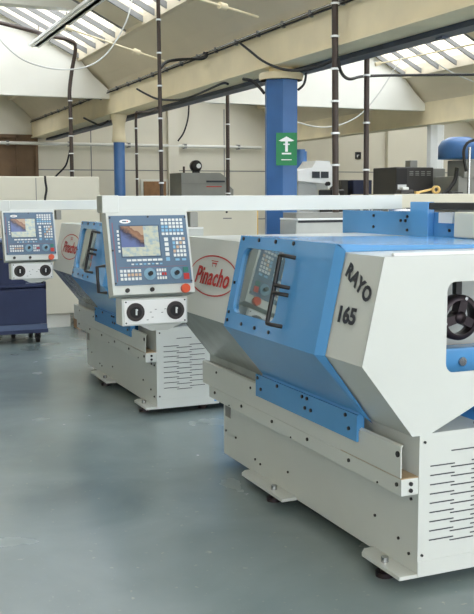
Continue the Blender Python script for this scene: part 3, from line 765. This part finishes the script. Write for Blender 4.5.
# ================================================================== BACKGROUND
YA = 11.6
r = thing('machine_cabinet', (2.0, YA, 0), 'tall plain cream machine cabinet at left behind the trolley', 'cabinet')
m = MB().box((-1.2, 0, .17), (1.12, 1.3, 1.88), 'cabinet_cream', .012); m.build('body', r)
MB().box((-1.1, .05, 0), (.72, 1.2, .17), 'cream_paint').build('plinth', r)
m = MB()
for x in (-.3, .32): m.box((x, -.004, .19), (x+.008, .001, 1.86), 'skybar')
m.build('seam', r)
r = thing('machine_cabinet', (4.3, YA, 0), 'low wide cream cabinet beneath the long white arm', 'cabinet')
m = MB().box((-1.16, 0, .05), (1.0, .6, 1.5), 'cabinet_cream', .012); m.box((-1.1, .04, 0), (.95, .55, .05), 'skybar'); m.build('body', r)
m = MB()
for x, z in ((-.50, 1.37), (.55, 1.42)): m.cyl((x, -.01, z), (x, .001, z), .014, 'black', 10)
m.box((.5, -.006, 1.33), (.62, .001, 1.345), 'skybar')
m.build('latch', r)
single(MB().box((5.42, 12.0, 0), (5.5, 12.08, 1.62), 'pale_yellow', .004).box((5.38, 11.96, 0), (5.54, 12.12, .02), 'pale_yellow'), 'window_light_bar', (5.45, 12, 0), 'pale yellow bar standing for window light, left of broad blue column', 'post')  # upright yellow bar in place of a bright strip of window light
# wooden offcut
single(MB().box((2.74, 11.35, 0), (2.92, 11.56, .14), 'wood', .006).box((2.76, 11.37, .14), (2.9, 11.54, .16), 'brown_board'), 'wooden_block', (2.83, 11.45, 0), 'small brown wooden block on floor beside tall cream cabinet', 'block')

# grey machining centre with a fan on top
r = thing('machining_centre', (5.9, 15.0, 0), 'grey machine with sloped shoulder against the back wall', 'machine')
MB().prism([(-.45, 0), (.5, 0), (.5, 1.75), (.44, 1.80), (.36, 1.96), (.26, 2.03), (-.45, 2.03)], 'y', 0, .6, 'machine_grey').build('enclosure', r)
MB().box((-.44, -.008, 1.84), (.42, .0, 1.85), 'skybar').box((.0, -.008, 1.87), (.34, .0, 1.90), 'dark_ink').box((.0, -.008, 1.79), (.28, .0, 1.805), 'key_red').build('marking', r)
o = Vector((-.11, .2, 2.15)); m = MB().lathe([(0, -.05), (.09, -.05), (.10, -.03), (.10, .05), (0, .05)], o, (0, 1, 0), 'black', 20).cyl(o-Vector((-.03, .06, 0)), o-Vector((-.03, .05, 0)), .04, 'white_enamel', 14).box((o.x-.05, .15, 2.03), (o.x+.05, .25, 2.07), 'black')
m.build('fan_motor', r)
MB().cyl((-.33, .2, 2.03), (-.33, .2, 2.14), .02, 'pole_brown', 8).build('valve', r)

# pale grey machine behind the arm, in front of broad column
r = thing('surface_grinder', (4.05, 6.8, 0), 'pale grey flat topped machine behind the nearest lathe', 'machine')
MB().box((-.60, 0, .04), (.63, .30, 1.43), 'grey_sheet', .01).box((-.56, .04, 0), (.6, .26, .04), 'black').build('body', r)
MB().box((-.60, -.03, 1.43), (.63, .30, 1.445), 'white_enamel', .003).box((-.58, -.005, 1.41), (.62, .0, 1.43), 'dark_ink').build('table', r)
MB().box((-.58, .03, 1.445), (.63, .28, 1.49), 'machine_grey', .004).build('slideway', r)

# milling machine
r = thing('milling_machine', (6.35, 12.1, 0), 'white milling machine with blue motor right of the broad column', 'machine')
k = 12.1
def bp(m_, x0, y0, x1, y1, dy0, dy1, mt, bev=.01):
    a = at(x0, y0, Y=k+dy0); c2 = at(x1, y1, Y=k+dy0)
    m_.box((a.x-6.35, dy0, c2.z), (c2.x-6.35, dy1, a.z), mt, bev)
m = MB(); bp(m, 298, 178, 318, 199, .0, .5, 'white_enamel'); m.box((-.35, .05, 0), (.3, .7, 1.6), 'white_enamel', .01); m.box((-.6, -.3, 0), (.5, .9, .1), 'white_enamel'); m.build('column', r)
m = MB(); m.prism([(-.36, 1.84), (.1, 1.80), (.12, 1.72), (.22, 1.80), (.22, 2.0), (.16, 2.06), (.14, 2.12), (-.08, 2.12), (-.14, 2.02), (-.36, 1.98)], 'y', -.35, .3, 'white_enamel'); m.build('head', r)
m = MB().cyl((-.06, .14, 1.98), (-.06, .14, 2.27), .085, 'column_blue', 18).cyl((-.06, .14, 2.27), (-.06, .14, 2.30), .06, 'column_blue', 18).build('motor', r)
m = MB().box((-.14, -.36, 1.88), (-.02, -.345, 1.97), 'dark_ink').box((.0, -.36, 1.88), (.12, -.345, 1.97), 'dark_ink').cyl((.1, -.4, 1.80), (.1, -.34, 1.80), .03, 'black', 12); m.build('dial_window', r)
m = MB().box((.2, -.3, .9), (.42, .1, 1.72), 'black', .02).cyl((.26, -.36, 1.64), (.26, -.3, 1.64), .04, 'white_enamel', 12).build('spindle_guard', r)

# dark lockers by the wall
for i, (x0, x1, lab) in enumerate(((341, 348, 'narrow dark locker near the back wall, behind thick dropper pole'), (353, 372, 'wide navy locker near the back wall beneath the small sign'))):
    a, c2 = at(x0, 180, Y=18), at(x1, 180, Y=18)
    r = thing('metal_locker', ((a.x+c2.x)/2, 18, 0), lab, 'locker'); hw = (c2.x-a.x)/2
    MB().box((-hw, 0, 0), (hw, .5, a.z), 'navy' if i else 'black_cabinet', .01).build('body', r)
    MB().box((-hw+.02, -.015, .06), (hw-.02, 0, a.z-.04), 'navy' if i else 'black_cabinet', .004).build('door', r)
a, c2 = at(355.5, 152, Y=YW-.02), at(361, 159, Y=YW-.02)
r = thing('wall_sign', (a.x, YW-.02, c2.z), 'tiny black square sign with white mark on back wall', 'sign')
MB().box((0, 0, 0), (c2.x-a.x, .015, a.z-c2.z), 'black').build('plate', r)
MB().box((.04, -.004, .04), (.07, 0, .10), 'white_enamel').box((.04, -.004, .085), (.10, 0, .10), 'white_enamel').build('symbol', r)

# black control cabinet
k2 = 10.2
a, c2 = at(396, 167, Y=k2), at(433, 198, Y=k2)
r = thing('control_cabinet', (a.x, k2, 0), 'black control cabinet with four vents before the white column', 'cabinet')
wd = c2.x-a.x
MB().box((0, 0, 0), (wd, .55, a.z), 'black_cabinet', .01).box((wd, .05, 0), (wd+.22, .6, a.z-.01), 'machine_grey', .01).build('body', r)
MB().box((.01, -.012, a.z-.34), (.16, 0, a.z-.02), 'black').box((.02, -.016, a.z-.28), (.15, -.01, a.z-.22), 'key_white').build('side_door', r)
for i in range(4):
    m = MB()
    for j in range(3): m.box((.20+i*.088, -.01, a.z-.06-j*.022), (.255+i*.088, 0, a.z-.05-j*.022), 'machine_grey')
    m.build('vent', r)
MB().box((.28, .1, a.z), (.39, .22, a.z+.09), 'machine_grey', .006).build('junction_box', r)
# clutter on the table in front of it: fittings
k3 = 9.2
tb = at(396, 194, Y=8.3)
r = thing('machine_table', (tb.x, 8.3, 0), 'long cream machine table behind the blue rail at right', 'table')
MB().box((-.02, 0, 1.50), (2.4, .9, tb.z), 'cabinet_cream', .006).build('top', r)
for x in (.1, 2.2):
    for y in (.08, .8): MB().box((x, y, 0), (x+.08, y+.08, 1.5), 'cabinet_cream').build('leg', r)
q = at(436, 189, Y=8.6)
m = MB().lathe([(.025, -.02), (.045, -.02), (.045, .02), (.025, .02), (.025, -.02)], (q.x, q.y, tb.z+.047), (.3, 1, 0), 'pale_yellow', 18)
single(m, 'brass_ring', (q.x, q.y, tb.z), 'small brass ring standing on cream machine table', 'fitting')
q = at(417, 190, Y=8.6)
single(MB().tube([(q.x, q.y, tb.z+.014), (q.x+.2, q.y+.02, tb.z+.05)], .012, 'pale_yellow', 8).box((q.x-.02, q.y-.02, tb.z), (q.x+.02, q.y+.02, tb.z+.03), 'pale_yellow'), 'brass_lever', (q.x, q.y, tb.z), 'thin brass lever lying on table left of brass ring', 'lever')
q = at(408, 189, Y=8.6)
single(MB().box((q.x-.09, q.y, tb.z), (q.x+.07, q.y+.1, tb.z+.045), 'black_cabinet', .01).box((q.x-.06, q.y+.01, tb.z+.045), (q.x+.02, q.y+.08, tb.z+.075), 'key_white', .008), 'clamp_vice', (q.x, q.y, tb.z), 'small dark vice on left end of cream table', 'vice')
q = at(453, 196, Y=8.4)
single(MB().cyl((q.x, 8.45, tb.z-.0), (q.x, 8.45, tb.z+.02), .03, 'black', 12).tube([(q.x, 8.45, tb.z+.02), (q.x+.2, 8.5, tb.z+.012)], .008, 'black', 8), 'black_lever', (q.x, 8.45, tb.z), 'black knobbed lever on the right of cream table', 'lever')

# drilling machine with blue motor at right edge
k4 = 9.6
a = at(461, 150, Y=k4)
r = thing('drilling_machine', (a.x+.25, k4, 0), 'drilling machine with domed blue motor at right edge', 'machine')
ox = a.x+.25
def zx(x, y): q_ = at(x, y, Y=k4); return q_.x-ox, q_.z
x0_, zt = zx(447, 136); x1_, zb = zx(474, 159)
xw = (x1_-x0_)*1.25
prof = [(0, zt), (xw*.25, zt-.005), (xw*.42, zt-.05), (xw*.5, zt-.12), (xw*.5, zb+.0), (0, zb)]
m = MB().lathe([(rr, z) for rr, z in prof], (x0_+xw*.5, .1, 0), (0, 0, 1), 'column_blue', 28)
m.build('motor', r)
m = MB()
for i in range(9): m.box((x0_+xw*.14+i*.045, -.19, zb+.03), (x0_+xw*.14+i*.045+.012, -.13, zb+.15), 'dark_steel')
xa, za = zx(462, 160); xb_, zb2 = zx(490, 178)
MB().box((xa, -.05, zb2), (xb_, .3, za), 'machine_grey', .01).build('gearbox', r)
xa, za = zx(455, 176)
MB().box((xa+.05, .0, 0), (xa+.7, .5, za), 'machine_grey', .01).build('column', r)
q0, q1 = zx(457, 148), zx(457, 206)
MB().cyl((q0[0], -.25, q1[1]), (q0[0], -.25, q0[1]), .018, 'steel', 8).build('feed_rod', r)
pts = [zx(450, 150), zx(455, 143), zx(466, 141), zx(478, 144)]
MB().tube(smooth_path([(x, -.28, z) for x, z in [zx(452, 172), zx(450, 160)]+pts]), .018, 'rubber', 8).build('cable', r)
pts = [zx(452, 168), zx(450, 180), zx(444, 189), zx(438, 194)]
MB().tube(smooth_path([(x, -.1, z) for x, z in pts]), .025, 'rubber', 8).build('hose', r)

# ================================================================== LIGHT
w = bpy.data.worlds.new('sky'); bpy.context.scene.world = w; w.use_nodes = True
bg = w.node_tree.nodes['Background']; bg.inputs[0].default_value = (.93, .965, 1.0, 1); bg.inputs[1].default_value = 5.0
def area(name, loc, rot, sx, sy, power, col=(1, 1, 1)):
    l = bpy.data.lights.new(name, 'AREA'); l.shape = 'RECTANGLE'; l.size = sx; l.size_y = sy; l.energy = power; l.color = col
    o = bpy.data.objects.new(name, l); C.objects.link(o); o.location = loc; o.rotation_euler = rot
    return o

# ================================================================== CAMERA
cam = bpy.data.cameras.new('camera'); co = bpy.data.objects.new('camera', cam); C.objects.link(co)
cam.sensor_fit = 'VERTICAL'; cam.sensor_height = 24; cam.lens = 24*F_PX/614; cam.clip_end = 200; cam.clip_start = .05
co.matrix_world = Matrix(((rv.x, uv.x, -fw.x, 0), (rv.y, uv.y, -fw.y, 0), (rv.z, uv.z, -fw.z, HC), (0, 0, 0, 1)))
s = bpy.context.scene; s.camera = co
s.view_settings.view_transform = 'Standard'; s.view_settings.look = 'None'; s.view_settings.gamma = 1; s.view_settings.exposure = 0.02
s.view_settings.use_curve_mapping = False
s.cycles.max_bounces = 10; s.cycles.diffuse_bounces = 6; s.cycles.transparent_max_bounces = 12
